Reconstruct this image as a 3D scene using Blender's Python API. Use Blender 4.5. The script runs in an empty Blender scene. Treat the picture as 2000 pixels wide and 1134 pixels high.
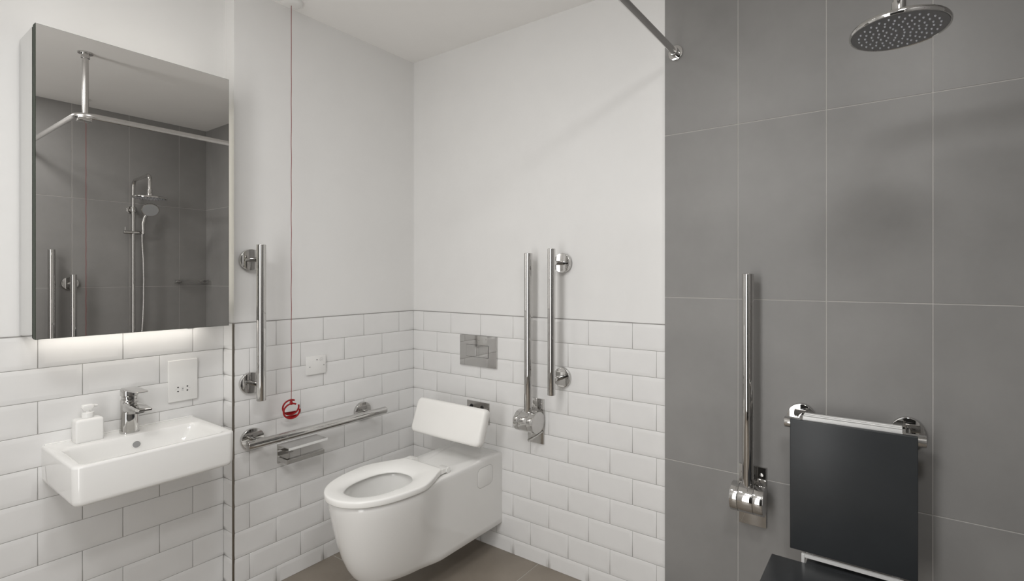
import bpy, bmesh, math
from math import pi, sin, cos, radians, sqrt, atan2
from mathutils import Vector, Matrix

C = bpy.context.scene.collection
SC = bpy.context.scene

# ------------------------------------------------------------------ camera
F_PX, YAW, U0, V0 = 969.37, 32.7425, 1123.31, 538.06
T = 1.10                                  # height of the white tiling
CAM = (2.1783, -1.7784, T + 0.1879)
cam = bpy.data.cameras.new('camera')
cam.sensor_fit = 'HORIZONTAL'
cam.sensor_width = 36.0
cam.lens = 36.0 * F_PX / 2000.0
cam.shift_x = (1000 - U0) / 2000.0
cam.shift_y = -(567 - V0) / 2000.0
cam.clip_start = 0.02
co = bpy.data.objects.new('camera', cam)
co.location = CAM
co.rotation_euler = (pi / 2, 0, radians(YAW))
C.objects.link(co)
SC.camera = co

# ------------------------------------------------------------------ world, exposure
w = bpy.data.worlds.new('world')
SC.world = w
w.use_nodes = True
w.node_tree.nodes['Background'].inputs[0].default_value = (1, 0.98, 0.95, 1)
w.node_tree.nodes['Background'].inputs[1].default_value = 0.3
SC.view_settings.view_transform = 'Standard'
SC.view_settings.look = 'None'
SC.view_settings.gamma = 1
SC.view_settings.use_curve_mapping = False
SC.view_settings.exposure = 0.10
SC.cycles.max_bounces = 14
SC.cycles.diffuse_bounces = 8
SC.cycles.glossy_bounces = 8
SC.cycles.sample_clamp_indirect = 4.0

# room dimensions
ZC = 2.435                                # ceiling
D = 0.0786                                # depth of the basin recess
YR = -0.8683                              # where the recess starts
YG = -0.043                               # face of the grey tiled wall
XG = 1.4595                               # its free edge
XR = 2.647                                # opposite wall
YN = -2.45                                # wall behind the camera


def area(name, loc, size, power, color=(1, .97, .93), rot=(0, 0, 0), shape='DISK', size_y=None):
    l = bpy.data.lights.new(name, 'AREA')
    l.shape = shape
    l.size = size
    if size_y:
        l.size_y = size_y
    l.energy = power
    l.color = color
    o = bpy.data.objects.new(name, l)
    o.location = loc
    o.rotation_euler = rot
    C.objects.link(o)
    return o


LC = (1, .99, .972)
area('ceiling_light_basin', (0.95, -1.40, ZC - .004), 0.22, 2.6, LC)
area('ceiling_light_entrance', (1.45, -1.95, ZC - .004), 0.50, 13.5, LC)
area('ceiling_light_shower', (2.30, -1.45, ZC - .004), 0.30, 10.5, LC)
# added fill panel on the wall behind the camera, evens out the light
area('near_wall_fill', (1.34, YN + .01, 1.15), 0.52, 13.6, (1, .995, .985), (pi / 2, 0, 0), 'RECTANGLE', 2.1)
# led strips of the mirror cabinet, above and below it
area('cabinet_light_up', (0.045, -1.17, 2.020), 0.44, 0.13, (1, .95, .87), (pi, 0, pi / 2), 'RECTANGLE', 0.03)
area('cabinet_light_down', (-0.035, -1.17, 1.102), 0.44, 0.22, (1, .95, .88), (0, 0, pi / 2), 'RECTANGLE', 0.03)

area('cabinet_light_side', (-0.045, -0.9275, 1.56), 0.80, 0.10, (1, .95, .87), (pi / 2, pi / 2, pi), 'RECTANGLE', 0.012)

# ------------------------------------------------------------------ materials
M = {}


def mat(name, col, rough=.5, metal=0., spec=.5, coat=0., trans=0., ior=1.45, emit=None, estr=0):
    m = bpy.data.materials.new(name)
    m.use_nodes = True
    b = m.node_tree.nodes['Principled BSDF']
    b.inputs['Base Color'].default_value = (*col, 1)
    b.inputs['Roughness'].default_value = rough
    b.inputs['Metallic'].default_value = metal
    b.inputs['Specular IOR Level'].default_value = spec
    b.inputs['Coat Weight'].default_value = coat
    b.inputs['Coat Roughness'].default_value = .03
    b.inputs['Transmission Weight'].default_value = trans
    b.inputs['IOR'].default_value = ior
    if emit:
        b.inputs['Emission Color'].default_value = (*emit, 1)
        b.inputs['Emission Strength'].default_value = estr
    M[name] = m
    return m


def noise_tint(m, scale, amt, detail=4, bump=0, bscale=None, dist=.001, stretch=None):
    """multiply the base colour by a gentle noise, add a fine bump"""
    nt = m.node_tree
    b = nt.nodes['Principled BSDF']
    tc = nt.nodes.new('ShaderNodeTexCoord')
    mp = nt.nodes.new('ShaderNodeMapping')
    nt.links.new(tc.outputs['Object'], mp.inputs['Vector'])
    if stretch:
        mp.inputs['Scale'].default_value = stretch
    n = nt.nodes.new('ShaderNodeTexNoise')
    n.inputs['Scale'].default_value = scale
    n.inputs['Detail'].default_value = detail
    n.inputs['Roughness'].default_value = .6
    nt.links.new(mp.outputs['Vector'], n.inputs['Vector'])
    r = nt.nodes.new('ShaderNodeMapRange')
    r.inputs['From Min'].default_value = .3
    r.inputs['From Max'].default_value = .7
    r.inputs['To Min'].default_value = 1 - amt
    r.inputs['To Max'].default_value = 1 + amt
    nt.links.new(n.outputs['Fac'], r.inputs['Value'])
    v = nt.nodes.new('ShaderNodeVectorMath')
    v.operation = 'SCALE'
    v.inputs[0].default_value = b.inputs['Base Color'].default_value[:3]
    nt.links.new(r.outputs['Result'], v.inputs['Scale'])
    nt.links.new(v.outputs['Vector'], b.inputs['Base Color'])
    if bump:
        n2 = nt.nodes.new('ShaderNodeTexNoise')
        n2.inputs['Scale'].default_value = bscale or scale * 10
        n2.inputs['Detail'].default_value = 3
        nt.links.new(tc.outputs['Object'], n2.inputs['Vector'])
        bp = nt.nodes.new('ShaderNodeBump')
        bp.inputs['Strength'].default_value = bump
        bp.inputs['Distance'].default_value = dist
        nt.links.new(n2.outputs['Fac'], bp.inputs['Height'])
        nt.links.new(bp.outputs['Normal'], b.inputs['Normal'])


noise_tint(mat('plaster', (.80, .796, .788), .7, spec=.25), 6, .012, bump=.08, bscale=90)
noise_tint(mat('ceiling_paint', (.90, .89, .875), .85, spec=.2), 5, .01, bump=.05, bscale=90)
noise_tint(mat('white_tile', (.79, .787, .782), .12, spec=.5), 14, .012, bump=.035, bscale=26, dist=.004)
noise_tint(mat('grout', (.44, .43, .415), .9), 60, .06)
noise_tint(mat('grey_tile', (.262, .257, .251), .42, spec=.35), 3.2, .09, detail=9, bump=.12, bscale=420, dist=.0005)
mat('grey_grout', (.50, .485, .465), .9)
noise_tint(mat('floor_tile', (.25, .218, .182), .40, spec=.4), 3.5, .13, detail=9, bump=.1, bscale=300, dist=.0005)
mat('trim_metal', (.30, .275, .24), .35, metal=1)
mat('tile_edge', (.33, .32, .31), .6)
noise_tint(mat('ceramic', (.83, .825, .81), .06, spec=.5, coat=.3), 8, .004)
noise_tint(mat('seat_plastic', (.91, .905, .885), .16, spec=.5), 8, .004)
noise_tint(mat('cushion', (.90, .89, .865), .38, spec=.4), 9, .006)
noise_tint(mat('chrome', (.60, .592, .58), .03, metal=1), 30, .01)
noise_tint(mat('brushed', (.62, .61, .60), .22, metal=1), 60, .03)
mat('mirror', (.80, .79, .775), .0, metal=1)
mat('cabinet_side', (.66, .66, .65), .03, metal=1)
mat('glass_edge', (.022, .034, .018), .5, spec=.25)
mat('dark', (.012, .012, .012), .5)
mat('white_plastic', (.82, .815, .80), .28)
mat('switch_grey', (.30, .30, .30), .5)
noise_tint(mat('black_pad', (.034, .037, .040), .36, spec=.45), 5, .10, detail=6)
noise_tint(mat('aluminium', (.84, .84, .83), .34, metal=.25), 40, .02)
mat('red_plastic', (.30, .008, .010), .28)
noise_tint(mat('red_cord', (.24, .035, .03), .7), 200, .2)
mat('nozzle', (.62, .63, .68), .3)
mat('shower_face', (.26, .26, .265), .28, metal=.9)
mat('water', (.93, .95, .95), .0, trans=1, ior=1.33)
mat('soap_bottle', (.84, .835, .82), .14, spec=.5)
mat('grey_rubber', (.40, .41, .42), .35)


# ------------------------------------------------------------------ mesh helpers
def obj(name, bm, m, parent=None, smooth=False, loc=None, rot=None, angle=35):
    me = bpy.data.meshes.new(name)
    bmesh.ops.recalc_face_normals(bm, faces=bm.faces[:])
    bm.to_mesh(me)
    bm.free()
    for mm in (m if isinstance(m, (list, tuple)) else [m]):
        me.materials.append(M[mm])
    o = bpy.data.objects.new(name, me)
    if smooth:
        for p in me.polygons:
            p.use_smooth = True
        me.set_sharp_from_angle(angle=radians(angle))
    C.objects.link(o)
    if parent:
        o.parent = parent
    if loc:
        o.location = loc
    if rot:
        o.rotation_euler = rot
    return o


def thing(name, label, cat, loc=(0, 0, 0), rot=(0, 0, 0), group=None):
    o = bpy.data.objects.new(name, None)
    o.empty_display_size = .05
    o.location = loc
    o.rotation_euler = rot
    C.objects.link(o)
    o['label'] = label
    o['category'] = cat
    if group:
        o['group'] = group
    return o


def struct(name, bm, m, **k):
    o = obj(name, bm, m, **k)
    o['kind'] = 'structure'
    return o


def dup(root, loc, rotz, label, group=None):
    r = root.copy()
    C.objects.link(r)
    r.location = loc
    r.rotation_euler = (0, 0, rotz)
    r['label'] = label
    if group:
        r['group'] = group
    for ch in list(root.children):
        c = ch.copy()
        C.objects.link(c)
        c.parent = r
        for g in ch.children:
            d = g.copy()
            C.objects.link(d)
            d.parent = c
    return r


def add_box(bm, x0, x1, y0, y1, z0, z1, mi=0, bev=0, seg=2):
    vs = [bm.verts.new((x, y, z)) for x in (x0, x1) for y in (y0, y1) for z in (z0, z1)]
    idx = [(0, 1, 3, 2), (4, 6, 7, 5), (0, 4, 5, 1), (2, 3, 7, 6), (0, 2, 6, 4), (1, 5, 7, 3)]
    fs = [bm.faces.new([vs[i] for i in f]) for f in idx]
    for f in fs:
        f.material_index = mi
    if bev:
        es = set(e for f in fs for e in f.edges)
        r = bmesh.ops.bevel(bm, geom=list(es), offset=bev, segments=seg, profile=.5, affect='EDGES')
        for f in r['faces']:
            f.material_index = mi
    return fs


def box(x0, x1, y0, y1, z0, z1, bev=0, seg=2):
    bm = bmesh.new()
    add_box(bm, min(x0, x1), max(x0, x1), min(y0, y1), max(y0, y1), z0, z1, 0, bev, seg)
    return bm


def loft(bm, rings, cap0=True, cap1=True, close=True, mi=0):
    """rings: lists of points, equal count"""
    vr = [[bm.verts.new(p) for p in r] for r in rings]
    n = len(rings[0])
    for a, b in zip(vr[:-1], vr[1:]):
        for i in range(n if close else n - 1):
            j = (i + 1) % n
            f = bm.faces.new((a[i], a[j], b[j], b[i]))
            f.material_index = mi
    if cap0:
        bm.faces.new(vr[0][::-1]).material_index = mi
    if cap1:
        bm.faces.new(vr[-1]).material_index = mi
    return vr


def frame(d):
    d = Vector(d).normalized()
    up = Vector((0, 0, 1)) if abs(d.z) < .9 else Vector((1, 0, 0))
    a = d.cross(up).normalized()
    return a, d.cross(a).normalized()


def add_cyl(bm, p0, p1, r0, r1=None, n=40, bev=0, cap0=True, cap1=True, mi=0):
    r1 = r0 if r1 is None else r1
    p0, p1 = Vector(p0), Vector(p1)
    ax = (p1 - p0).normalized()
    a, b = frame(ax)
    prof = [(0, r0), (1, r1)]
    L = (p1 - p0).length
    if bev:
        s = bev / L
        prof = []
        for k in range(5):
            t = k / 4 * pi / 2
            prof.append((s * (1 - sin(t)) if False else s * (1 - cos(pi / 2 - t)) * 0 + s * (1 - sin(t)), r0 - bev * (1 - cos(pi / 2 - t)) if False else r0 - bev + bev * sin(pi / 2 - (pi / 2 - t)) * 0 + 0)) if False else None
        prof = []
        for k in range(5):
            t = k / 4 * pi / 2
            prof.append((s * (1 - sin(t)), r0 - bev * (1 - cos(t))))
        prof = prof[::-1]
        q = []
        for k in range(5):
            t = k / 4 * pi / 2
            q.append((1 - s * (1 - sin(t)), r1 - bev * (1 - cos(t))))
        prof = prof_sort(prof) + prof_sort(q)
    rings = [[tuple(p0 + ax * (t * L) + (a * cos(2 * pi * i / n) + b * sin(2 * pi * i / n)) * r) for i in range(n)] for t, r in prof]
    return loft(bm, rings, cap0, cap1, mi=mi)


def prof_sort(p):
    """profile points ordered along the axis"""
    return sorted(p, key=lambda q: q[0])


def cyl(p0, p1, r0, r1=None, n=40, bev=0):
    bm = bmesh.new()
    add_cyl(bm, p0, p1, r0, r1, n, bev)
    return bm


def add_tube(bm, pts, r, n=16, cap=True):
    pts = [Vector(p) for p in pts]
    rr = r if isinstance(r, (list, tuple)) else [r] * len(pts)
    rings = []
    t0 = (pts[1] - pts[0]).normalized()
    a, b = frame(t0)
    for i, p in enumerate(pts):
        if i == 0:
            t = t0
        elif i == len(pts) - 1:
            t = (pts[i] - pts[i - 1]).normalized()
        else:
            t = ((pts[i] - pts[i - 1]).normalized() + (pts[i + 1] - pts[i]).normalized()).normalized()
        a = (a - t * a.dot(t)).normalized()
        b = t.cross(a).normalized()
        rings.append([tuple(p + (a * cos(2 * pi * k / n) + b * sin(2 * pi * k / n)) * rr[i]) for k in range(n)])
    loft(bm, rings, cap, cap)


def tube(pts, r, n=16):
    bm = bmesh.new()
    add_tube(bm, pts, r, n)
    return bm


def arc(c, r, a0, a1, u, v, k=10):
    c, u, v = Vector(c), Vector(u), Vector(v)
    return [c + (u * cos(a0 + (a1 - a0) * i / k) + v * sin(a0 + (a1 - a0) * i / k)) * r for i in range(k + 1)]


def rrect(x0, x1, y0, y1, r, z, n=6):
    """rounded rectangle, counted from the corner (x1,y1)"""
    out = []
    for cx_, cy_, a in ((x1 - r, y1 - r, 0), (x0 + r, y1 - r, 90), (x0 + r, y0 + r, 180), (x1 - r, y0 + r, 270)):
        for i in range(n + 1):
            t = radians(a + 90 * i / n)
            out.append((cx_ + r * cos(t), cy_ + r * sin(t), z))
    return out


def lathe(prof, n=48, c=(0, 0, 0)):
    bm = bmesh.new()
    rings = [[(c[0] + r * cos(2 * pi * i / n), c[1] + r * sin(2 * pi * i / n), c[2] + z) for i in range(n)] for r, z in prof]
    loft(bm, rings, True, True)
    return bm


# ------------------------------------------------------------------ the setting
P, R = 0.2043, 0.103                      # pitch of the white tiles


def metro_wall(name, org, u, nrm, length, joints0, joints1, height, tile0=0.0):
    """bevelled white tiles laid in half bond from height T down to the floor.
    org: floor point at the start, u: direction along the wall, nrm: into the room."""
    bm = bmesh.new()
    org, u, nrm = Vector(org), Vector(u), Vector(nrm)
    up = Vector((0, 0, 1))

    def pt(s, z, h):
        return org + u * s + up * z + nrm * h
    g = .0010                              # half a joint

    def grid(a, b, z0, z1, h):
        vs = [bm.verts.new(pt(s, z, h)) for s, z in ((a, z0), (b, z0), (b, z1), (a, z1))]
        bm.faces.new(vs).material_index = 1
    grid(0, length, 0, height, -.0016)
    row = 0
    while True:
        z1 = height - row * R
        z0 = max(z1 - R, 0)
        if z1 <= .01:
            break
        js = sorted(j for j in (joints0 if row % 2 == 0 else joints1) if .001 < j < length - .001)
        edges = [0.0] + js + [length]
        for a, b in zip(edges[:-1], edges[1:]):
            if b - a < .012:
                continue
            # which sides are factory edges (bevelled); cut ones stay flat
            s0, s1 = a + g, b - g
            za, zb = z0 + (g if z0 > 0 else 0), z1 - g
            bl = .013 if a > 0 else .0015
            br = .013 if b < length else .0015
            bb = .013 if z0 > 0 else .0015
            bt = .013
            rings = []
            for t, h in ((0, -.0014), (0, -.0005), (.06, 0.0), (.55, .0010), (.9, .0017), (1.2, .0019)):
                w_ = min(1, t)
                ex = (t - 1) if t > 1 else 0
                rings.append([pt(s0 + bl * t * (s1 - s0 > .04 or .3), za + bb * t, h), pt(s1 - br * t * (s1 - s0 > .04 or .3), za + bb * t, h),
                              pt(s1 - br * t * (s1 - s0 > .04 or .3), zb - bt * t, h), pt(s0 + bl * t * (s1 - s0 > .04 or .3), zb - bt * t, h)])
            loft(bm, rings, False, True)
        row += 1
        if row > 20:
            break
    o = struct(name, bm, ['white_tile', 'grout'])
    for p in o.data.polygons:
        p.use_smooth = True
    wn = o.modifiers.new('normals', 'WEIGHTED_NORMAL')
    wn.keep_sharp = False
    wn.weight = 80
    return o


def slab(bm, x0, x1, y0, y1, z0, z1):
    add_box(bm, x0, x1, y0, y1, z0, z1)


def js(o, n, off=0):
    return [o + (i + off) * P for i in range(-1, n)]


# tiled dado
metro_wall('wall_left', (0, 0, 0), (0, -1, 0), (1, 0, 0), -YR, js(.0935, 6), js(.0935, 6, .5), T)
metro_wall('wall_back', (0, 0, 0), (1, 0, 0), (0, -1, 0), XG, js(.0794, 9), js(.0794, 9, .5), T)
LN = YR - YN
metro_wall('wall_recess', (-D, YR, 0), (0, -1, 0), (1, 0, 0), LN, js(.1043, 9), js(.1043, 9, .5), T)
metro_wall('wall_return', (-D, YR, 0), (1, 0, 0), (0, -1, 0), D - .004, [], [], T)

# painted upper walls (set 6 mm behind the tile face) and the masonry behind
bm = bmesh.new()
slab(bm, -.20, -.006, YR + .006, .10, T - .002, ZC)
struct('wall_left_upper', bm, 'plaster')
bm = bmesh.new()
slab(bm, -.006, XG + .1, .006, .10, T - .002, ZC)
struct('wall_back_upper', bm, 'plaster')
bm = bmesh.new()
slab(bm, -.26, -D - .006, YN, YR + .006, T - .002, ZC)
struct('wall_recess_upper', bm, 'plaster')
bm = bmesh.new()
slab(bm, -.20, -.0025, YR + .0025, .10, 0, T - .002)
slab(bm, -.0025, XG + .1, .0025, .10, 0, T - .002)
slab(bm, -.26, -D - .0025, YN, YR + .0025, 0, T - .002)
struct('wall_core', bm, 'grout')

# tile edge along the top of the tiling
bm = bmesh.new()
slab(bm, -.0061, .0004, YR, 0, T - .0005, T + .0025)
slab(bm, 0, XG, -.0004, .0061, T - .0005, T + .0025)
slab(bm, -D - .0061, -D + .0004, YN, YR, T - .0005, T + .0025)
struct('trim_1', bm, 'tile_edge')
# metal trim on the outside corner
bm = bmesh.new()
add_box(bm, -.0055, .0022, YR - .0022, YR + .0055, 0, T, 0, .0018, 2)
struct('trim_2', bm, 'trim_metal')

# grey tiled shower walls


def grey_wall(name, org, u, nrm, length, joints, zj, height):
    bm = bmesh.new()
    org, u, nrm = Vector(org), Vector(u), Vector(nrm)
    g = .0013

    def pt(s, z, h):
        return org + u * s + Vector((0, 0, z)) + nrm * h
    bm.faces.new([bm.verts.new(pt(s, z, -.0012)) for s, z in ((0, 0), (length, 0), (length, height), (0, height))]).material_index = 1
    e = [0] + [j for j in joints if .01 < j < length - .004] + [length]
    zz = [0] + zj + [height]
    for a, b in zip(e[:-1], e[1:]):
        for c, d in zip(zz[:-1], zz[1:]):
            rings = []
            for t, h in ((0, -.0012), (0, -.0004), (.0006, 0)):
                s0, s1 = a + (g if a > 0 else 0) + t, b - (g if b < length else 0) - t
                z0, z1 = c + (g if c > 0 else 0) + t, d - (g if d < height else 0) - t
                rings.append([pt(s0, z0, h), pt(s1, z0, h), pt(s1, z1, h), pt(s0, z1, h)])
            loft(bm, rings, False, True)
    return struct(name, bm, ['grey_tile', 'grey_grout'])


ZJ = [.6079, 1.2079, 1.8079]
grey_wall('wall_shower', (XG, YG, 0), (1, 0, 0), (0, -1, 0), XR - XG, [1.7265 - XG + i * .272 for i in range(4)], ZJ, ZC)
grey_wall('wall_right', (XR, YG, 0), (0, -1, 0), (-1, 0, 0), YG - YN, [.1766 + i * .2957 for i in range(9)], ZJ, ZC)
bm = bmesh.new()
slab(bm, XG + .0005, XR + .1, YG + .0013, .10, 0, ZC)
struct('wall_shower_core', bm, 'plaster')
bm = bmesh.new()
slab(bm, XR + .0013, XR + .12, YN - .1, .10, 0, ZC)
struct('wall_right_core', bm, 'plaster')
bm = bmesh.new()
slab(bm, -.26, XR + .12, YN - .1, YN, 0, ZC)
struct('wall_near', bm, 'plaster')
bm = bmesh.new()
for a_, b_ in ((1.56, 1.638), (2.442, 2.52)):
    add_box(bm, a_, b_, YN, YN + .03, 0, 2.14)
add_box(bm, 1.638, 2.442, YN, YN + .03, 2.062, 2.14)
mat('frame_paint', (.02, .02, .02), .45)
struct('added_dark_frame', bm, 'frame_paint')  # unseen black frame, added to put dark stripes in the chrome
mat('door_paint', (.030, .029, .028), .45)
dd = struct('added_dark_door', box(1.64, 2.44, YN, YN + .035, .004, 2.06, .002), 'door_paint')  # unseen charcoal door, added for the chrome to reflect as dark bands
hd_ = bmesh.new()
add_tube(hd_, [(1.72, YN + .035, 1.02), (1.72, YN + .085, 1.02), (1.84, YN + .085, 1.02)], .009, 14)
obj('door_handle', hd_, 'brushed', dd, smooth=True)
bm = bmesh.new()
slab(bm, -.26, XR + .12, YN - .1, .10, ZC, ZC + .1)
struct('ceiling', bm, 'ceiling_paint')
# floor tiles
bm = bmesh.new()
bm.faces.new([bm.verts.new(p) for p in ((-.26, YN - .1, -.0012), (XR + .1, YN - .1, -.0012), (XR + .1, .1, -.0012), (-.26, .1, -.0012))]).material_index = 1
xs = [-.3624 + .6 * i for i in range(7)]
ys = [-2.857 + .6 * i for i in range(7)]
for a, b in zip(xs[:-1], xs[1:]):
    for c, d in zip(ys[:-1], ys[1:]):
        if a > XR + .05 or d < YN or c > .02:
            continue
        rings = []
        for t, h in ((0, -.0012), (0, -.0004), (.0006, 0)):
            x0, x1, y0, y1 = a + .0015 + t, b - .0015 - t, c + .0015 + t, d - .0015 - t
            rings.append([(x0, y0, h), (x1, y0, h), (x1, y1, h), (x0, y1, h)])
        loft(bm, rings, False, True)
add_box(bm, -.26, XR + .1, YN - .1, .1, -.1, -.0014, 1)
struct('floor', bm, ['floor_tile', 'grey_grout'])

# ------------------------------------------------------------------ mirror cabinet
CY0, CY1, CZ0, CZ1, CX = -1.419, -.926, T + .004, T + .913, .1068
t = thing('mirror_cabinet', 'mirror-fronted wall cabinet with lit edges hanging above the basin', 'mirror cabinet', (-D, (CY0 + CY1) / 2, CZ0))


def loc(o, root):
    """geometry was built in world coordinates: move it under its root"""
    o.data.transform(Matrix.Translation(-Vector(root.location)))
    return o


def wobj(name, bm, m, root, **k):
    """mesh in world coordinates -> part of an unrotated root"""
    bmesh.ops.translate(bm, verts=bm.verts, vec=-Vector(root.location))
    return obj(name, bm, m, root, **k)


def sub(name, bm, m, part, root, **k):
    bmesh.ops.translate(bm, verts=bm.verts, vec=-Vector(root.location))
    return obj(name, bm, m, part, **k)


body = wobj('cabinet_body', box(-D, .072, CY0, CY1 - .004, CZ0 + .002, CZ1 - .002), 'cabinet_side', t)
body['label'] = 'mirrored cabinet side'
wobj('hinge_gap', box(.072, .080, CY0 + .004, CY1 - .006, CZ0 + .004, CZ1 - .004), 'dark', t)
door = wobj('mirror_door', box(.080, CX - .0005, CY0, CY1, CZ0, CZ1), 'glass_edge', t)
sub('mirror_glass', box(CX - .0004, CX + .0008, CY0 + .0010, CY1 - .0010, CZ0 + .0010, CZ1 - .0010), 'mirror', door, t)
mat('led', (.9, .9, .85), .5, emit=(1, .93, .82), estr=.9)
l1 = wobj('led_strip', box(.03, .06, CY0 + .03, CY1 - .03, CZ1 - .002, CZ1 + .001), 'led', t)
l1['label'] = 'lit strip on the cabinet top'
l2 = wobj('led_strip', box(-.05, -.02, CY0 + .03, CY1 - .03, CZ0 - .001, CZ0 + .002), 'led', t)
l2['label'] = 'lit strip under the cabinet'
l3 = wobj('led_strip', box(-.052, -.038, CY1 - .0042, CY1 - .0030, CZ0 + .06, CZ1 - .06), 'led', t)
l3['label'] = 'lit strip on the right side of the cabinet'
wobj('door_pull', box(.085, .103, -1.05, -1.032, CZ0 - .0025, CZ0), 'white_plastic', t)

# ------------------------------------------------------------------ wash basin
BZ0, BZ1 = .636, .753
BX0, BX1, BY0, BY1 = -D + .001, .262, -1.372, -.972
t = thing('wash_basin', 'small rectangular white ceramic wall-hung basin under the mirror cabinet', 'basin', (-D, (BY0 + BY1) / 2, BZ0))
n = 6
rings = []
for ins, z in ((.030, BZ0), (.012, BZ0 + .0005), (.005, BZ0 + .003), (.001, BZ0 + .009), (0, BZ0 + .018), (-.001, BZ0 + .06), (-.0015, BZ1 - .008), (-.001, BZ1 - .004), (.001, BZ1 - .0015), (.0045, BZ1)):
    r_ = .022
    ring = rrect(BX0 + max(ins, 0) * .2, BX1 - ins, BY0 + ins, BY1 - ins, r_, z, n)
    # the back corners at the wall are square
    ring = [((BX0 if x < BX0 + .03 and i in range(n + 1, 3 * n + 3) else x), (y if not (n + 1 <= i < 3 * n + 3) else (BY1 - ins if i < 2 * n + 2 else BY0 + ins) if x < BX0 + .03 else y), z_) for i, (x, y, z_) in enumerate(ring)]
    k = [0] * 0
    # spread the square corner's points so that no two coincide
    fix = []
    for i, p in enumerate(ring):
        if n + 1 <= i < 2 * n + 2:
            s = (i - n - 1) / n
            fix.append((BX0 + (1 - s) * .02, BY1 - ins, p[2]))
        elif 2 * n + 2 <= i < 3 * n + 3:
            s = (i - 2 * n - 2) / n
            fix.append((BX0 + s * .02, BY0 + ins, p[2]))
        else:
            fix.append(p)
    rings.append(fix)
ix0, ix1, iy0, iy1 = .022, .2440, -1.3515, -.9945


def inner(ins, z, r):
    return rrect(ix0 + ins * 1.1, ix1 - ins * .8, iy0 + ins * 1.5, iy1 - ins * 2.4, r, z, n)


for ins, z, r_ in ((-.003, BZ1, .028), (0, BZ1 - .0015, .026), (.003, BZ1 - .007, .026), (.006, BZ1 - .02, .026), (.011, BZ1 - .045, .028), (.018, BZ1 - .068, .030), (.030, BZ1 - .080, .034), (.05, BZ1 - .083, .03), (.078, BZ1 - .085, .018)):
    rings.append(inner(ins, z, r_))
bm = bmesh.new()
loft(bm, rings, True, True)
basin = wobj('basin_bowl', bm, 'ceramic', t, smooth=True, angle=50)
# low upstand at the wall
wobj('back_ledge', box(BX0, BX0 + .010, BY0 + .004, BY1 - .004, BZ1 - .004, BZ1 + .004, .0018), 'ceramic', t, smooth=True)
# overflow in the rear inner slope
bm = bmesh.new()
oc = Vector((.0328, -1.172, .7205))
no = Vector((1, 0, .22)).normalized()
add_cyl(bm, oc - no * .004, oc + no * .0012, .0125, n=32)
wobj('overflow_ring', bm, 'ceramic', t, smooth=True)
bm = bmesh.new()
add_cyl(bm, oc - no * .003, oc + no * .0018, .0105, n=32)
hole = wobj('overflow_hole', bm, 'switch_grey', t, smooth=True)
bm = bmesh.new()
add_cyl(bm, (.135, -1.172, BZ1 - .086), (.135, -1.172, BZ1 - .0825), .021, n=40, bev=.001)
wobj('drain', bm, 'chrome', t, smooth=True)

# ------------------------------------------------------------------ basin mixer tap
TX, TY = -.0235, -1.175
t = thing('basin_tap', 'chrome single-lever mixer tap standing on the basin ledge', 'tap', (TX, TY, BZ1))


def oval(z, rx, ry, dx=0, n_=40, p=2.6):
    out = []
    for i in range(n_):
        a = 2 * pi * i / n_
        c_, s_ = cos(a), sin(a)
        out.append((dx + rx * math.copysign(abs(c_) ** (2 / p), c_), ry * math.copysign(abs(s_) ** (2 / p), s_), z))
    return out


bm = bmesh.new()
loft(bm, [oval(*q) for q in ((0, .0245, .0245), (.0015, .0255, .0255), (.004, .0255, .0255), (.03, .0245, .0243), (.06, .0238, .0235), (.09, .0235, .023), (.111, .0235, .023), (.114, .022, .0215))])
obj('tap_body', bm, 'chrome', t, smooth=True)
bm = bmesh.new()
loft(bm, [oval(*q) for q in ((.114, .019, .019), (.1155, .0205, .0205), (.124, .0205, .0205), (.1255, .019, .019))])
obj('tap_collar', bm, 'chrome', t, smooth=True)


def ysec(x, hw, z0, z1, r=.004, k=4):
    return [(x, y, z) for (y, z, _) in rrect(-hw, hw, z0, z1, min(r, (z1 - z0) / 2.05, hw / 1.05), 0, k)]


bm = bmesh.new()   # spout: deep at the body, thin and wide at the tip
loft(bm, [ysec(.0, .0200, .070, .108, .008), ysec(.022, .0215, .072, .107, .008), ysec(.05, .022, .078, .1055, .007), ysec(.09, .022, .0845, .104, .006), ysec(.128, .0205, .090, .1025, .005), ysec(.146, .0185, .0925, .101, .004), ysec(.149, .017, .094, .0995, .0025)])
obj('spout', bm, 'chrome', t, smooth=True)
bm = bmesh.new()
loft(bm, [ysec(.0, .0135, .0625, .0735, .004), ysec(.05, .0135, .070, .081, .004), ysec(.1, .012, .079, .089, .004)])
obj('spout_underside', bm, 'chrome', t, smooth=True)
bm = bmesh.new()   # lever with its domed cap
loft(bm, [oval(*q) for q in ((.1262, .0215, .0215), (.1275, .0235, .0232), (.143, .0235, .0232), (.149, .0215, .0212), (.1515, .016, .016), (.1525, .006, .006))])
lv = obj('lever_cap', bm, 'chrome', t, smooth=True)
bm = bmesh.new()
loft(bm, [ysec(-.012, .0195, .143, .1525, .004), ysec(.02, .0205, .1455, .1545, .004), ysec(.06, .0195, .1475, .1545, .003), ysec(.10, .0175, .1495, .155, .0025), ysec(.123, .0155, .1505, .1545, .0018), ysec(.1265, .013, .1515, .1535, .0008)])
obj('lever', bm, 'chrome', t, smooth=True)

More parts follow.
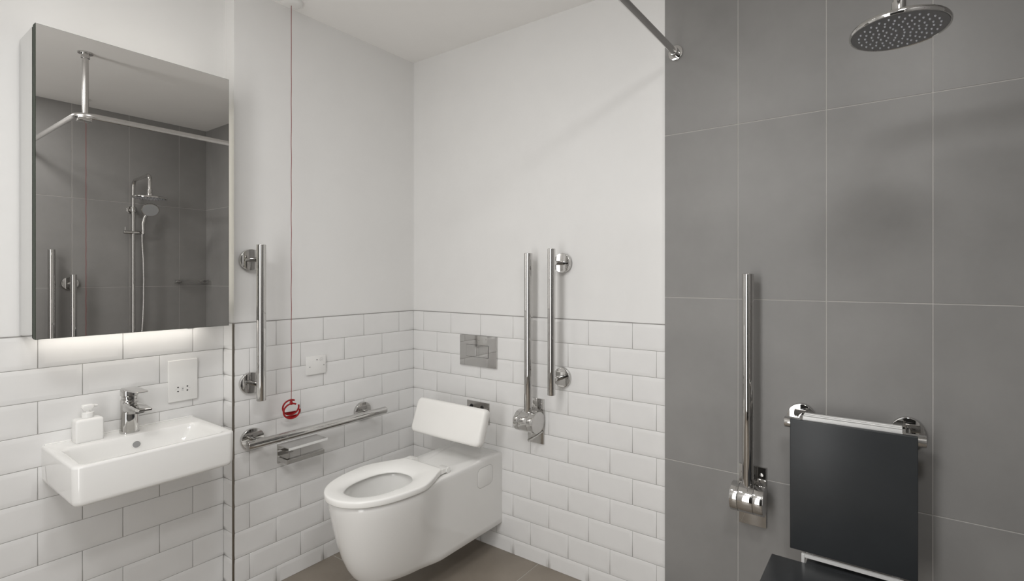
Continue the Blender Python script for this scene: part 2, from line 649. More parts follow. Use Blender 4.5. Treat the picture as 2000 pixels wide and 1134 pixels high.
# ------------------------------------------------------------------ soap dispenser
t = thing('soap_dispenser', 'square white soap pump bottle standing on the basin left of the tap', 'soap dispenser', (-.032, -1.277, BZ1))
bm = bmesh.new()
loft(bm, [rrect(-.026 + i, .026 - i, -.034 + i, .034 - i, .006, z, 5) for i, z in ((.003, 0), (.0008, .0006), (0, .003), (0, .064), (.0008, .068), (.003, .0712), (.007, .073), (.014, .0738))])
obj('bottle', bm, 'soap_bottle', t, smooth=True)
obj('collar', lathe([(.0125, .0735), (.0145, .0742), (.0145, .090), (.0125, .0915), (.006, .092)]), 'soap_bottle', t, smooth=True)
bm = bmesh.new()
add_cyl(bm, (0, 0, .091), (0, 0, .099), .0055, n=24)
pm = obj('pump_stem', bm, 'soap_bottle', t, smooth=True)
bm = bmesh.new()
loft(bm, [[(x, y, z) for x, y, z in rrect(-.010 * s, .010 * s, -.0155 * s, .0155 * s, .006 * s, zz, 5)] for s, zz in ((.62, .0965), (.8, .1005), (1, .106), (1.02, .111), (.9, .1145), (.6, .1155))])
add_tube(bm, [(.0, .008, .108), (.0, .018, .1095), (.0, .023, .108)], [.006, .0045, .003], 12)
obj('pump_head', bm, 'soap_bottle', t, smooth=True)

# ------------------------------------------------------------------ shaver socket
t = thing('shaver_socket', 'white two-pin shaver socket on the tiles right of the tap', 'socket', (-D, -1.0065, .896))
bm = bmesh.new()
add_box(bm, 0, .006, -.0435, .0435, -.075, .075, 0, .002)
obj('back_box', bm, 'white_plastic', t, smooth=True)
obj('faceplate', box(.004, .0115, -.0455, .0455, -.077, .077, .0022, 3), 'white_plastic', t, smooth=True)
for y in (-.0165, .0125):
    for z in (-.0395, -.0245):
        bm = bmesh.new()
        add_cyl(bm, (.0095, y, z), (.0119, y, z), .0026, n=16)
        obj('pin_hole', bm, 'dark', t)
bm = bmesh.new()
for k, (yy, zz, hw, hh) in enumerate(((-.002, -.026, .0035, .0004), (-.002, -.038, .0035, .0004), (-.023, -.032, .003, .0003), (.019, -.032, .003, .0003), (-.002, -.032, .0024, .0016))):
    add_box(bm, .0114, .01165, yy - hw, yy + hw, zz - hh, zz + hh)
obj('marking', bm, 'switch_grey', t)

# ------------------------------------------------------------------ grab bars
RB = .0165


def make_grab_bar(label, L, fl, loc_, rot):
    """bar along local z (0..L), flanges at heights fl, wall at local x=0, room towards +x"""
    t = thing('grab_bar', label, 'grab bar', loc_, rot, None)
    bm = bmesh.new()
    add_cyl(bm, (.09, 0, 0), (.09, 0, L), RB, n=48, bev=.0015)
    obj('bar', bm, 'chrome', t, smooth=True)
    for z in fl:
        bm = bmesh.new()
        add_cyl(bm, (0, 0, z), (.016, 0, z), .0425, n=56, bev=.002)
        f = obj('flange', bm, 'chrome', t, smooth=True)
        bm = bmesh.new()
        add_cyl(bm, (.010, 0, z), (.090, 0, z), .0095, n=28)
        obj('post', bm, 'chrome', f, smooth=True)
    return t


gb = make_grab_bar('vertical chrome grab bar beside the mirror cabinet', .611, (.0605, .553), (0, -.8070, .7985), (0, 0, 0))
dup(gb, (.975, 0, .7895), -pi / 2, 'vertical chrome grab bar to the right of the raised rail behind the toilet')
dup(gb, (XR, -.8215, .684), pi, 'vertical grab bar reflected in the mirror, right of the taller upright rail')
hb = make_grab_bar('horizontal chrome grab bar on the white tiles above the toilet roll holder', .614, (.053, .545), (0, -.856, .634), (-pi / 2, 0, 0))

# ------------------------------------------------------------------ hinged rails


def make_drop_rail(label, loc_, rotz, lever=False):
    """wall at local y=0, room towards -y; origin at the plate's centre"""
    t = thing('drop_down_rail', label, 'hinged support rail', loc_, (0, 0, rotz))
    obj('wall_plate', box(-.044, .044, -.009, 0, -.1, .1, .0015), 'chrome', t, smooth=True)
    ps = []
    for a, b in ((-.052, -.0275), (-.0268, .0205), (.0212, .051)):
        bm = bmesh.new()
        add_cyl(bm, (a, -.058, .010), (b, -.058, .010), .0465, n=64, bev=.0007)
        ps.append(obj('pivot_barrel', bm, 'chrome', t, smooth=True))
    bm = bmesh.new()
    add_cyl(bm, (.0505, -.058, .010), (.0515, -.058, .010), .0445, n=64)
    obj('end_cap', bm, 'brushed', ps[2], smooth=True)
    bm = bmesh.new()
    add_cyl(bm, (-.0515, -.058, .010), (-.0525, -.058, .010), .0445, n=64)
    obj('end_cap', bm, 'brushed', ps[0], smooth=True)
    bm = bmesh.new()
    add_box(bm, -.03, .03, -.058, -.008, -.022, .036)
    obj('bracket', bm, 'chrome', t)
    bm = bmesh.new()
    add_cyl(bm, (-.003, -.058, .045), (-.003, -.058, .745), .0185, n=56, bev=.0015)
    obj('rail', bm, 'chrome', t, smooth=True)
    for x, z in ((.030, .075), (-.030, .075)):
        bm = bmesh.new()
        add_cyl(bm, (x, -.009, z), (x, -.0115, z), .006, n=20, bev=.0006)
        obj('screw', bm, 'brushed', t, smooth=True)
    return t


dr = make_drop_rail('hinged chrome support rail folded up on the white tiles right of the toilet', (.8305, 0, .6415), 0)
bm = bmesh.new()
add_tube(bm, [(.038, -.010, -.043), (.030, -.045, -.055), (.018, -.085, -.064)], [.0045, .0045, .006], 16)
obj('slanted_rod', bm, 'chrome', dr, smooth=True)  # short chrome rod slanting out from the wall plate
d2 = make_drop_rail('hinged chrome support rail folded up on the grey tiles left of the shower seat', (1.7770, YG, .549), 0)
d3 = dup(d2, (XR, -.919, .711), -pi / 2, 'upright hinged support rail reflected at the lower edge of the mirror, taller than its neighbour')

# ------------------------------------------------------------------ toilet roll holder
t = thing('toilet_roll_holder', 'empty square chrome toilet roll holder with a flat cover below the horizontal bar', 'toilet roll holder', (0, -.6975, .502))
obj('wall_plate', box(0, .006, -.007, .042, 0, .079, .0008), 'chrome', t)
bm = bmesh.new()
add_box(bm, .004, .094, -.0065, .1585, .0755, .0785, 0, .0006)
c_ = obj('cover', bm, 'brushed', t)
bm = bmesh.new()
add_box(bm, .0925, .0955, -.0065, .1585, .0685, .0785, 0, .0006)
obj('cover_lip', bm, 'aluminium', c_)
obj('side_arm', box(.004, .082, -.0065, .0030, .010, .028, .0008), 'chrome', t)
obj('roll_arm', box(.062, .082, .0025, .152, .010, .028, .0008), 'chrome', t)
obj('cover_stop', box(.004, .050, .016, .036, .0455, .0475, .0006), 'chrome', t)

# ------------------------------------------------------------------ alarm reset plate
t = thing('alarm_reset_plate', 'small square white switch plate on the tiles above the horizontal grab bar', 'switch plate', (0, -.541, .8905))
obj('back_box', box(0, .006, -.0415, .0415, -.0385, .0385, .0015), 'white_plastic', t, smooth=True)
obj('faceplate', box(.005, .0125, -.0435, .0435, -.041, .041, .002), 'white_plastic', t, smooth=True)
for y, z in ((-.030, -.006), (.0335, -.004)):
    bm = bmesh.new()
    add_cyl(bm, (.012, y, z), (.0130, y, z), .0024, n=16)
    obj('screw', bm, 'switch_grey', t)
bm = bmesh.new()
add_cyl(bm, (.012, .002, .0225), (.0130, .002, .0225), .0024, n=16)
obj('indicator', bm, 'dark', t)
bm = bmesh.new()
for k in range(24):
    a0, a1 = 2 * pi * k / 24, 2 * pi * (k + 1) / 24
    q = [(.0128, .0215 + r_ * cos(a), .0225 + r_ * sin(a)) for r_, a in ((.0068, a0), (.0068, a1), (.0074, a1), (.0074, a0))]
    bm.faces.new([bm.verts.new(p) for p in q])
add_box(bm, .0124, .0128, .0175, .0255, .0218, .0232)
obj('symbol', bm, 'switch_grey', t)

# ------------------------------------------------------------------ emergency pull cords


def make_cord(label, loc_, L, rot=0, k=1.0):
    t = thing('emergency_pull_cord', label, 'pull cord', loc_, (0, 0, rot))
    ro = obj('ceiling_rose', lathe([(.020 * k, -.0205), (.034 * k, -.0185), (.040 * k, -.013), (.043 * k, -.006), (.0445 * k, 0)], 48), 'white_plastic', t, smooth=True)
    bm = bmesh.new()
    N = 60
    add_tube(bm, [(.0005 * sin(i * 1.7) * min(1, i / 20), .0005 * sin(i * 1.1 + 1) * min(1, i / 20), -.02 - (L - .02) * i / N) for i in range(N + 1)], .0013, 8)
    obj('cord', bm, 'red_cord', t, smooth=True)
    zc = -L - .032
    for dx, dz, a0, a1 in ((-.007, .0065, radians(62), radians(372)), (.007, -.0065, radians(58), radians(368))):
        bm = bmesh.new()
        pts = arc((dx, 0, zc + dz), .030, a0, a1, (0, 1, 0), (0, 0, 1.02), 30)
        add_tube(bm, pts, .0034, 10)
        g_ = obj('pull_ring', bm, 'red_plastic', t, smooth=True)
        # web filling the lower part of the ring
        bm = bmesh.new()
        ch = [p for p in arc((dx, 0, zc + dz), .029, radians(218), radians(322), (0, 1, 0), (0, 0, 1), 14)]
        vs = [bm.verts.new(p) for p in ch]
        bm.faces.new(vs)
        bmesh.ops.solidify(bm, geom=bm.faces[:], thickness=.003)
        obj('ring_web', bm, 'red_plastic', g_)
    bm = bmesh.new()
    add_cyl(bm, (0, 0, -L + .004), (0, 0, -L - .014), .0046, .0046, 16, .0006)
    add_box(bm, -.012, .012, -.004, .004, -L - .010, -L - .002, 0, .001)
    obj('cord_grip', bm, 'red_plastic', t, smooth=True)
    return t


pc = make_cord('red emergency pull cord hanging from the ceiling beside the toilet, with twin rings', (.060, -.676, ZC), 1.672, radians(-14))
make_cord('red emergency pull cord in the shower, seen only in the mirror', (2.45, -.786, ZC), 1.60, radians(-60), .42)

# ------------------------------------------------------------------ flush plate
t = thing('flush_plate', 'rectangular chrome dual flush plate on the tiles above the toilet', 'flush plate', (.4795, 0, .9225))
bm = bmesh.new()
W_, H_ = .1195, .0745
fp = obj('plate', box(-W_, W_, -.011, 0, -H_, H_, .0006), 'chrome', t)
bx0, bx1, bz0, bz1 = -.0735, .0690, -.0285, .0285
obj('button_surround', box(bx0 - .0012, bx1 + .0012, -.0114, -.009, bz0 - .0012, bz1 + .0012), 'dark', t)
obj('button', box(bx0, .0092, -.0125, -.009, bz0, bz1, .0004), 'chrome', t)
obj('button', box(.0098, bx1, -.0125, -.009, bz0, bz1, .0004), 'chrome', t)

# ------------------------------------------------------------------ toilet backrest
t = thing('toilet_back_cushion', 'thick white padded backrest tilted over the rear of the toilet', 'back cushion', (.477, 0, .62))
bk = obj('bracket', box(-.073, .073, -.006, 0, -.047, .0565, .0008), 'brushed', t)
for x in (-.042, .027):
    bm = bmesh.new()
    add_cyl(bm, (x, -.0055, .032), (x, -.0085, .032), .0085, n=24)
    obj('screw_cover', bm, 'dark', bk)
for x in (-.055, .055):
    bm = bmesh.new()
    loft(bm, [[(x - .003, -.005, .03), (x + .003, -.005, .03), (x + .003, -.005, -.045), (x - .003, -.005, -.045)],
              [(x - .003, -.165, .03), (x + .003, -.165, .03), (x + .003, -.185, -.01), (x - .003, -.185, -.01)]])
    obj('support_arm', bm, 'brushed', t)
bm = bmesh.new()
hw = .2185
prof = [(-.186, .0905), (-.237, -.0605)]          # front face, top and bottom (y, z from root)
fx = Vector((0, prof[1][0] - prof[0][0], prof[1][1] - prof[0][1]))
Lh = fx.length
ang = atan2(-fx.y, -fx.z)
rings = []
th = .042
for d_, s, in ((0, .016), (.0015, .009), (.005, .004), (.011, .0008), (.02, 0), (.032, 0), (.038, .002), (th, .006)):
    rings.append([(x, d_, z) for (x, z, _) in rrect(-hw + s, hw - s, -Lh / 2 + s, Lh / 2 - s, .022, 0, 6)])
loft(bm, rings)
cu = obj('pad', bm, 'cushion', t, smooth=True, angle=60)
cu.rotation_euler = (-ang, 0, 0)
cu.location = (0, (prof[0][0] + prof[1][0]) / 2, (prof[0][1] + prof[1][1]) / 2)

# ------------------------------------------------------------------ toilet
XT = .481
t = thing('toilet', 'long white wall-hung toilet pan with open seat ring, clear of the floor', 'toilet', (XT, 0, 0))


def half(s, B, rear, n_):
    u = min(1, max(0, s / .42))
    tt = u * u * (3 - 2 * u)
    return (rear + (B - rear) * tt) * max(0, 1 - s ** n_) ** .5


def outline(z, tip, B, rear, n_, ins=0, y0=-.355, back=0.0):
    """closed outline, from the right rear corner round the nose to the left rear corner"""
    K1, K2, K3 = 8, 40, 12
    right = []
    for i in range(K1):
        right.append((rear - ins, back + (y0 - back) * i / K1 - (ins if i == 0 else 0)))
    for i in range(K2 + 1):
        s = sin(i / K2 * pi / 2) if i else 0
        s = 1 - (1 - i / K2) ** 1.8
        y = y0 + (tip + ins - y0) * s
        right.append((max(0, half(s, B, rear, n_) - ins * (1 if s < 1 else 0)), y))
    pts = right + [(-x, y) for x, y in right[::-1][1:]]
    bk_ = []
    for i in range(1, K3):
        bk_.append((-(rear - ins) + 2 * (rear - ins) * i / K3, back - ins))
    return [(x, y, z) for x, y in pts + bk_]


rings = []
rear = .1465
# z, tip, bulge, power
body_p = [(.120, -.600, .118, 2.5, .020), (.1225, -.628, .124, 2.5, .006), (.132, -.645, .129, 2.55, .0), (.155, -.662, .135, 2.65, 0), (.19, -.682, .144, 2.8, 0), (.24, -.701, .155, 3.0, 0), (.30, -.717, .166, 3.25, 0), (.36, -.729, .175, 3.5, 0),
          (.41, -.737, .181, 3.7, 0), (.44, -.741, .183, 3.8, 0), (.452, -.741, .183, 3.8, .0005), (.457, -.741, .183, 3.8, .0022), (.4595, -.741, .183, 3.8, .006)]
for z, tip, B, n_, ins in body_p:
    rr_ = rear - (.010 if z < .121 else .003 if z < .125 else 0)
    rings.append(outline(z, tip, B, rr_, n_, ins, back=-.001))
outer_top = rings[-1]
hy, hr, hl = -.548, .112, .150


def ell(z, rx, ry0, ry1, cy_=hy, pw=2.3):
    out = []
    for x, y, _ in outer_top:
        a = atan2(y - cy_, x)
        c_, s_ = cos(a), sin(a)
        ry = ry1 if s_ > 0 else ry0
        k_ = (abs(c_ / rx) ** pw + abs(s_ / ry) ** pw) ** (-1 / pw)
        out.append((c_ * k_, cy_ + s_ * k_, z))
    return out


for z, rx, r0, r1 in ((.4595, .122, .160, .140), (.457, .118, .156, .136), (.448, .116, .153, .133), (.42, .114, .150, .130), (.37, .106, .138, .122), (.32, .090, .112, .108), (.285, .070, .080, .092), (.262, .050, .052, .074), (.235, .040, .040, .055), (.215, .03, .03, .04)):
    rings.append(ell(z, rx, r0, r1))
bm = bmesh.new()
loft(bm, rings)
pan = obj('pan', bm, 'ceramic', t, smooth=True, angle=60)
bm = bmesh.new()
loft(bm, [[(.056 * cos(a), -.535 + .066 * sin(a), z) for a in [2 * pi * i / 40 for i in range(40)]] for z in (.268, .270)])
obj('water', bm, 'water', pan)
# seat ring
so = []
K = 96


def seat_outline(K):
    raw = []
    for i in range(400):
        s = i / 399
        y = -.338 + (-.7555 + .338) * (1 - (1 - s) ** 1.8)
        u = (y + .338) / (-.7555 + .338)
        v = min(1, u / .42)
        base = .118 + (.192 - .118) * (v * v * (3 - 2 * v)) ** .75
        raw.append((base * max(0, 1 - u ** 3.9) ** .5, y))
    return raw


so = seat_outline(K)


def seat_at(a, cy_=hy):
    """outline point at direction a from the hole's centre"""
    best = None
    c_, s_ = cos(a), sin(a)
    m_ = abs(c_)
    pts = [(0, -.338)] + so
    for p, q in zip(pts[:-1], pts[1:]):
        x0_, y0_ = p[0], p[1] - cy_
        x1_, y1_ = q[0], q[1] - cy_
        d0 = x0_ * s_ - y0_ * m_
        d1 = x1_ * s_ - y1_ * m_
        if (d0 <= 0 <= d1) or (d1 <= 0 <= d0):
            f_ = d0 / (d0 - d1) if d0 != d1 else 0
            x_, y_ = x0_ + f_ * (x1_ - x0_), y0_ + f_ * (y1_ - y0_)
            if x_ * m_ + y_ * s_ > 0:
                best = (math.copysign(x_, c_), y_ + cy_)
    return best


angs = [2 * pi * (i + .5) / K for i in range(K)]
so_p = [seat_at(a) for a in angs]


def hole_at(a, cy_=hy):
    c_, s_ = cos(a), sin(a)
    rx, ry = .101, (.137 if s_ < 0 else .115)
    k_ = (abs(c_ / rx) ** 2.35 + abs(s_ / ry) ** 2.35) ** (-1 / 2.35)
    return (c_ * k_, cy_ + s_ * k_)


hi_p = [hole_at(a) for a in angs]
prof = [(.045, .4648), (.012, .4652), (0, .4672), (0, .4815), (.009, .4850), (.035, .4870), (.12, .4876), (.35, .4872), (.58, .4862), (.78, .4825), (.92, .4770), (.985, .4710), (1, .4680), (.985, .4650), (.9, .4652), (.5, .4646)]
bm = bmesh.new()
vr = []
for tt, z in prof:
    vr.append([bm.verts.new((o_[0] + (h_[0] - o_[0]) * tt, o_[1] + (h_[1] - o_[1]) * tt, z)) for o_, h_ in zip(so_p, hi_p)])
for a, b in zip(vr, vr[1:] + vr[:1]):
    for i in range(K):
        j = (i + 1) % K
        bm.faces.new((a[i], a[j], b[j], b[i]))
seat = obj('seat', bm, 'seat_plastic', t, smooth=True, angle=80)
seat['label'] = 'glossy plastic seat ring'
for s_ in (-1, 1):
    bm = bmesh.new()
    loft(bm, [[(s_ * x, y, z) for y, z in yz] for x, yz in (
        (.080, ((-.352, .464), (-.352, .4862), (-.312, .4862), (-.300, .478), (-.300, .464))),
        (.119, ((-.350, .464), (-.350, .4860), (-.312, .4860), (-.300, .478), (-.300, .464))),
        (.1215, ((-.347, .466), (-.347, .483), (-.315, .483), (-.303, .476), (-.303, .466))))])
    hg = obj('hinge', bm, 'seat_plastic', seat, smooth=True)
    bm = bmesh.new()
    add_cyl(bm, (s_ * .110, -.3145, .4725), (s_ * .1235, -.3145, .4725), .0115, n=32, bev=.001)
    obj('hinge_pin', bm, 'seat_plastic', seat, smooth=True)
# oval plug in the right flank, covering the fixing
for x, s_ in ((rear, 1), (-rear, -1)):
    ring = lambda e, o_: [(x + s_ * o_, y, z) for (y, z, _) in rrect(-.166 - e, -.066 + e, .340 - e, .4285 + e, .026 + e, 0, 8)]
    bm = bmesh.new()
    loft(bm, [ring(.0008, -.004), ring(.0008, .00025)])
    pg = obj('fixing_cover_groove', bm, 'tile_edge', t)
    bm = bmesh.new()
    loft(bm, [ring(-.0004, -.004), ring(-.0004, .0006), ring(-.0018, .0011)])
    obj('fixing_cover', bm, 'ceramic', t, smooth=True)

# ------------------------------------------------------------------ shower seat rail and seat
SX = 2.0700
t = thing('seat_rail', 'horizontal chrome rail on the grey tiles that carries the shower seat', 'rail', (SX, YG, .837))
bm = bmesh.new()
add_cyl(bm, (-.1775, -.088, 0), (.1825, -.088, 0), RB, n=48, bev=.0015)
obj('bar', bm, 'chrome', t, smooth=True)
for x in (-.1417, .1413):
    bm = bmesh.new()
    add_cyl(bm, (x, 0, 0), (x, -.016, 0), .0425, n=56, bev=.002)
    f = obj('flange', bm, 'chrome', t, smooth=True)
    bm = bmesh.new()
    add_cyl(bm, (x, -.010, 0), (x, -.088, 0), .0095, n=28)
    obj('post', bm, 'chrome', f, smooth=True)

t = thing('shower_seat', 'folding shower seat with charcoal backrest and seat pad hung on the chrome rail', 'shower seat', (SX, YG, 0))
by = -.112                                # rear face of the backrest
obj('backrest', box(-.157, .162, by - .013, by, .467, .8565, .0025, 3), 'black_pad', t, smooth=True)
sp = obj('seat_pad', box(-.2085, .2135, by - .325, by - .016, .422, .437, .003, 3), 'black_pad', t, smooth=True)
obj('seat_pad_tongue', box(-.112, .117, by - .030, by + .030, .423, .4365, .001, 2), 'black_pad', sp, smooth=True)
obj('hook_plate', box(-.124, .128, by, by + .006, .780, .858, .001), 'aluminium', t)
bm = bmesh.new()
for a0, a1 in ((0, pi),):
    o_ = arc((0, -.088, .837), .0235, a0, a1, (0, 1, 0), (0, 0, 1), 14)
    i_ = arc((0, -.088, .837), .0180, a0, a1, (0, 1, 0), (0, 0, 1), 14)
    prof2 = [(p.y, p.z) for p in o_] + [(p.y, p.z) for p in i_[::-1]]
loft(bm, [[(x, y, z) for y, z in prof2] for x in (-.124, .128)])
hk = obj('hook_profile', bm, 'aluminium', t, smooth=True)
bm = bmesh.new()
add_box(bm, -.123, .127, by, -.064, .8625, .8665, 0, .0008)
for q in (-.078, -.094):
    add_box(bm, -.123, .127, q - .003, q + .003, .8655, .8675, 0, .0008)
add_box(bm, -.123, .127, by - .0005, by + .004, .8575, .8665, 0, .0008)
obj('top_profile', bm, 'aluminium', t)
for x in (-.128, .131):
    bm = bmesh.new()
    prof3 = [(p.y, p.z) for p in arc((0, -.088, .837), .0265, -.3, pi, (0, 1, 0), (0, 0, 1), 14)] + [(-.112, .82)] + [(p.y, p.z) for p in arc((0, -.088, .837), .0175, pi, -.3, (0, 1, 0), (0, 0, 1), 14)]
    loft(bm, [[(x + d_, y, z) for y, z in prof3] for d_ in (-.004, .004)])
    obj('hook_end', bm, 'chrome', t)
# white frame under the backrest, carrying the seat
bm = bmesh.new()
add_box(bm, -.1158, .1208, by - .0135, by - .004, .4510, .4605)
fr = obj('frame_bar', bm, 'aluminium', t)
for a in (-.125, .121):
    obj('frame_leg', box(a, a + .009, by - .0135, by - .004, .4300, .4605, .001), 'aluminium', t)
obj('support_frame', box(-.12, .125, by - .06, by + .05, .408, .4215, .001), 'aluminium', t)
obj('back_strut', box(-.118, -.098, by + .0305, by + .0345, .43, .79), 'aluminium', t)
obj('back_strut', box(.102, .122, by + .0305, by + .0345, .43, .79), 'aluminium', t)

# ------------------------------------------------------------------ curtain rail
RX, RZ, RY = 1.503, 2.105, -1.03
t = thing('curtain_rail', 'angled chrome curtain rail round the shower, fixed to the grey wall and ceiling', 'curtain rail', (RX, YG, RZ))
bm = bmesh.new()
cr = .075
pts = [Vector((0, -.012, 0)), Vector((0, RY - YG + cr, 0))] + arc((cr, RY - YG + cr, 0), cr, pi, 1.5 * pi, (1, 0, 0), (0, 1, 0), 14)[1:] + [Vector((XR - RX - .012, RY - YG, 0))]
# flattened oval section
a_, b_ = .0085, .0150
rings = []
for i, p in enumerate(pts):
    if i == 0:
        d_ = (pts[1] - pts[0]).normalized()
    elif i == len(pts) - 1:
        d_ = (pts[-1] - pts[-2]).normalized()
    else:
        d_ = ((pts[i] - pts[i - 1]).normalized() + (pts[i + 1] - pts[i]).normalized()).normalized()
    sd = Vector((-d_.y, d_.x, 0))
    rings.append([tuple(p + sd * (a_ * cos(q)) + Vector((0, 0, 1)) * (b_ * sin(q))) for q in [2 * pi * k_ / 24 for k_ in range(24)]])
loft(bm, rings)
rl = obj('rail', bm, 'brushed', t, smooth=True)
for p, dv in (((0, 0, 0), (0, -1, 0)), ((XR - RX, RY - YG, 0), (-1, 0, 0))):
    p, dv = Vector(p), Vector(dv)
    bm = bmesh.new()
    add_cyl(bm, p, p + dv * .006, .0275, n=40, bev=.0012)
    fl_ = obj('wall_flange', bm, 'chrome', t, smooth=True)
    bm = bmesh.new()
    add_cyl(bm, p + dv * .005, p + dv * .030, .0165, n=32, bev=.001)
    obj('flange_sleeve', bm, 'chrome', fl_, smooth=True)
sx, sy = .036, -.950
bm = bmesh.new()
add_cyl(bm, (sx, sy, ZC - RZ), (sx, sy, .006), .0125, n=32)
cs = obj('ceiling_support', bm, 'brushed', t, smooth=True)
bm = bmesh.new()
add_cyl(bm, (sx, sy, ZC - RZ), (sx, sy, ZC - RZ - .007), .030, n=40, bev=.001)
obj('ceiling_flange', bm, 'chrome', cs, smooth=True)
bm = bmesh.new()
add_cyl(bm, (sx, sy, ZC - RZ - .006), (sx, sy, ZC - RZ - .030), .0175, n=32, bev=.001)
obj('support_collar', bm, 'chrome', cs, smooth=True)
bm = bmesh.new()
add_box(bm, -.012, .045, -.985, -.935, -.030, -.014, 0, .002)
obj('corner_clip', bm, 'chrome', t, smooth=True)

# ------------------------------------------------------------------ shower column (on the opposite wall)
YS = -.5065
XC = XR - .050
HX, HY, HZ = 2.186, -.536, 1.800
t = thing('overhead_shower', 'chrome shower column with a large round overhead shower above the seat', 'shower', (XR, YS, .88))


def S(x, y, z):
    return Vector((x - XR, y - YS, z - .88))


zt = 1.965
yw = HY
pts = [S(XC, YS, .74), S(XC, YS, zt - .045)] + [S(XC - .045 + .045 * cos(a), YS, zt - .045 + .045 * sin(a)) for a in [pi / 2 * i / 8 for i in range(1, 9)]]
hx2 = HX
pts += [S(HX + .04, HY, zt - .008)] + [S(HX + .04 - .04 * sin(a), HY, zt - .048 + .04 * cos(a)) for a in [pi / 2 * i / 8 for i in range(1, 9)]] + [S(HX, HY, HZ + .055)]
obj('riser_pipe', tube(pts, .0105, 24), 'chrome', t, smooth=True)
hd = lathe([(.004, .0140), (.016, .0130), (.050, .0115), (.082, .0100), (.0890, .0085), (.0915, .0045), (.0918, .001), (.0905, -.0018), (.0885, -.0022), (.0870, -.0008), (.03, -.0008)], 72)
sh = obj('shower_head', hd, 'chrome', t, smooth=True, angle=30)
sh.location = S(HX, HY, HZ)
bm = bmesh.new()
add_cyl(bm, (0, 0, -.0002), (0, 0, -.0014), .0868, n=72)
fc = obj('spray_face', bm, 'shower_face', sh, smooth=True)
bm = bmesh.new()
loft(bm, [[(r_ * cos(2 * pi * i / 28), r_ * sin(2 * pi * i / 28), z) for i in range(28)] for r_, z in ((.016, .012), (.018, .016), (.018, .030), (.0145, .034), (.0135, .040), (.0135, .060))])
obj('swivel_joint', bm, 'chrome', sh, smooth=True)
nz = None
spots = []
for ring_, cnt in ((.0125, 5), (.0245, 10), (.0365, 15), (.0485, 19), (.0605, 22), (.0725, 26)):
    for i in range(cnt):
        a = 2 * pi * (i + .35 * ring_ * 100) / cnt
        spots.append((ring_ * cos(a), ring_ * sin(a)))
for x, y in spots[:97]:
    if nz is None:
        bm = bmesh.new()
        add_cyl(bm, (0, 0, -.001), (0, 0, -.0042), .0023, .0013, 10)
        nz = obj('spray_nozzle', bm, 'nozzle', sh, smooth=True)
        nz.location = (x, y, 0)
    else:
        o = nz.copy()
        C.objects.link(o)
        o.parent = sh
        o.location = (x, y, 0)
# wall bracket
bm = bmesh.new()
add_cyl(bm, S(XR, YS - .004, 1.758), S(XR - .010, YS - .004, 1.758), .026, n=40, bev=.002)
wb = obj('wall_bracket', bm, 'chrome', t, smooth=True)
bm = bmesh.new()
add_cyl(bm, S(XR - .010, YS - .002, 1.758), S(XC + .008, YS, 1.758), .011, n=24)
obj('bracket_post', bm, 'chrome', wb, smooth=True)
bm = bmesh.new()
add_cyl(bm, S(XC, YS, 1.742), S(XC, YS, 1.774), .0165, n=32, bev=.002)
obj('bracket_collar', bm, 'chrome', wb, smooth=True)
# slider
zs = 1.595
zv = .74
bm = bmesh.new()
add_cyl(bm, S(XC, YS - .053, zs), S(XC, YS + .062, zs), .0125, n=32, bev=.002)
sl = obj('slider', bm, 'chrome', t, smooth=True)
bm = bmesh.new()
add_cyl(bm, S(XC, YS - .044, zs + .011), S(XC, YS - .044, zs + .036), .0035, n=16)
obj('slider_peg', bm, 'chrome', sl, smooth=True)
# thermostatic valve, below what the mirror shows
bm = bmesh.new()
add_cyl(bm, S(XC - .005, YS - .14, zv), S(XC - .005, YS + .14, zv), .023, n=40, bev=.003)
vb = obj('mixer_valve', bm, 'chrome', t, smooth=True)
for y in (-.075, .075):
    bm = bmesh.new()
    add_cyl(bm, S(XR, YS + y, zv), S(XC, YS + y, zv), .013, n=24)
    obj('valve_inlet', bm, 'chrome', vb, smooth=True)

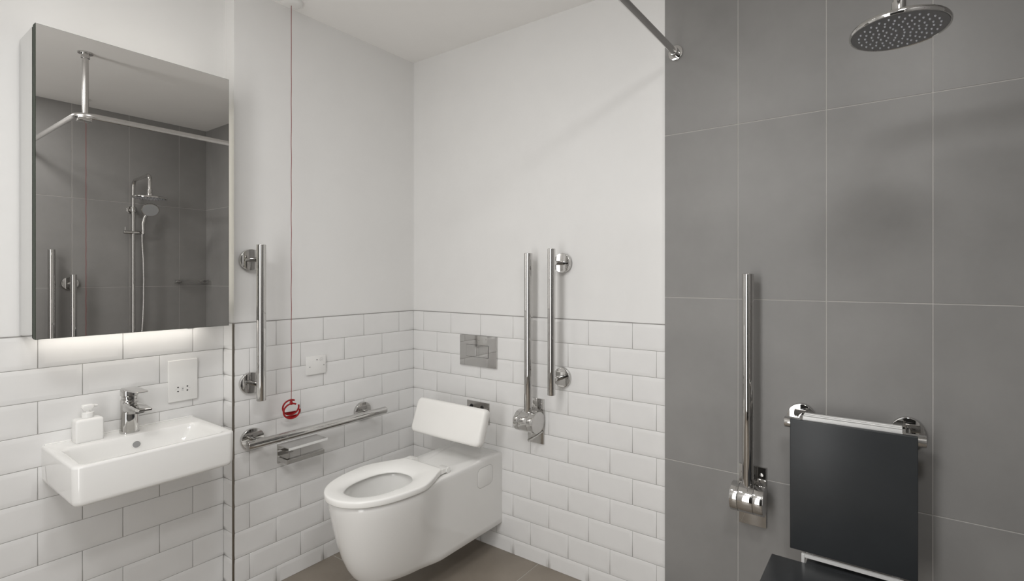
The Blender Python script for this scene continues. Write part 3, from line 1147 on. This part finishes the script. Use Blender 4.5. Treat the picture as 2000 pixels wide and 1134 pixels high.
# hand shower, hooked in the slider
t = thing('hand_shower', 'chrome hand shower hooked on the slider of the shower column', 'hand shower', (2.560, YS + .045, 1.615))
O = Vector(t.location)
hc = Vector((2.508, -.437, 1.757))
nd = Vector((-.86, -.10, -.50)).normalized()
bm = bmesh.new()
add_tube(bm, [Vector((0, 0, -.03)), Vector((0, 0, .0)), Vector((.004, 0, .045)), Vector((.002, .008, .09)), hc - O - nd * .016], [.008, .0095, .012, .013, .014], 20)
obj('handle', bm, 'chrome', t, smooth=True)
a, b = frame(nd)
prf = [(.018, -.024), (.040, -.018), (.0485, -.008), (.0500, 0), (.0485, .004)]
bm = bmesh.new()
loft(bm, [[tuple(hc - O + nd * z + (a * cos(2 * pi * i / 48) + b * sin(2 * pi * i / 48)) * r_) for i in range(48)] for r_, z in prf])
hh = obj('spray_head', bm, 'chrome', t, smooth=True)
bm = bmesh.new()
add_cyl(bm, hc - O + nd * .0035, hc - O + nd * .0055, .0455, n=48)
obj('spray_face', bm, 'grey_rubber', hh, smooth=True)
bm = bmesh.new()
hp = [(0, -.006, -.03), (0, -.006, -.08), (0, 0, -.2), (0, .003, -.35), (0, .002, -.5), (0, -.002, -.65), (.002, -.01, -.78), (.01, -.022, -.87), (.022, -.035, -.885), (.03, -.045, -.86)]
hs = []
for i in range(len(hp) - 1):
    for k_ in range(6):
        hs.append(Vector(hp[i]).lerp(Vector(hp[i + 1]), k_ / 6))
hs.append(Vector(hp[-1]))
add_tube(bm, hs, .0062, 12)
obj('hose', bm, 'brushed', t, smooth=True)

# ------------------------------------------------------------------ soap basket in the shower corner
t = thing('soap_basket', 'narrow chrome soap basket on the grey wall near the shower corner', 'soap basket', (XR, -.152, 1.232))
for z in (0, .022):
    bm = bmesh.new()
    add_tube(bm, [(-.004, -.095, z), (-.085, -.095, z), (-.092, -.088, z), (-.092, .088, z), (-.085, .095, z), (-.004, .095, z)], .0025, 10)
    obj('basket_rim', bm, 'chrome', t, smooth=True)
for k_ in range(6):
    bm = bmesh.new()
    x = -.015 - .014 * k_
    add_tube(bm, [(x, -.095, 0), (x, .095, 0)], .0016, 8)
    obj('basket_wire', bm, 'chrome', t, smooth=True)
for y in (-.075, .075):
    bm = bmesh.new()
    add_cyl(bm, (0, y, .011), (-.012, y, .011), .015, n=24, bev=.002)
    obj('wall_mount', bm, 'chrome', t, smooth=True)
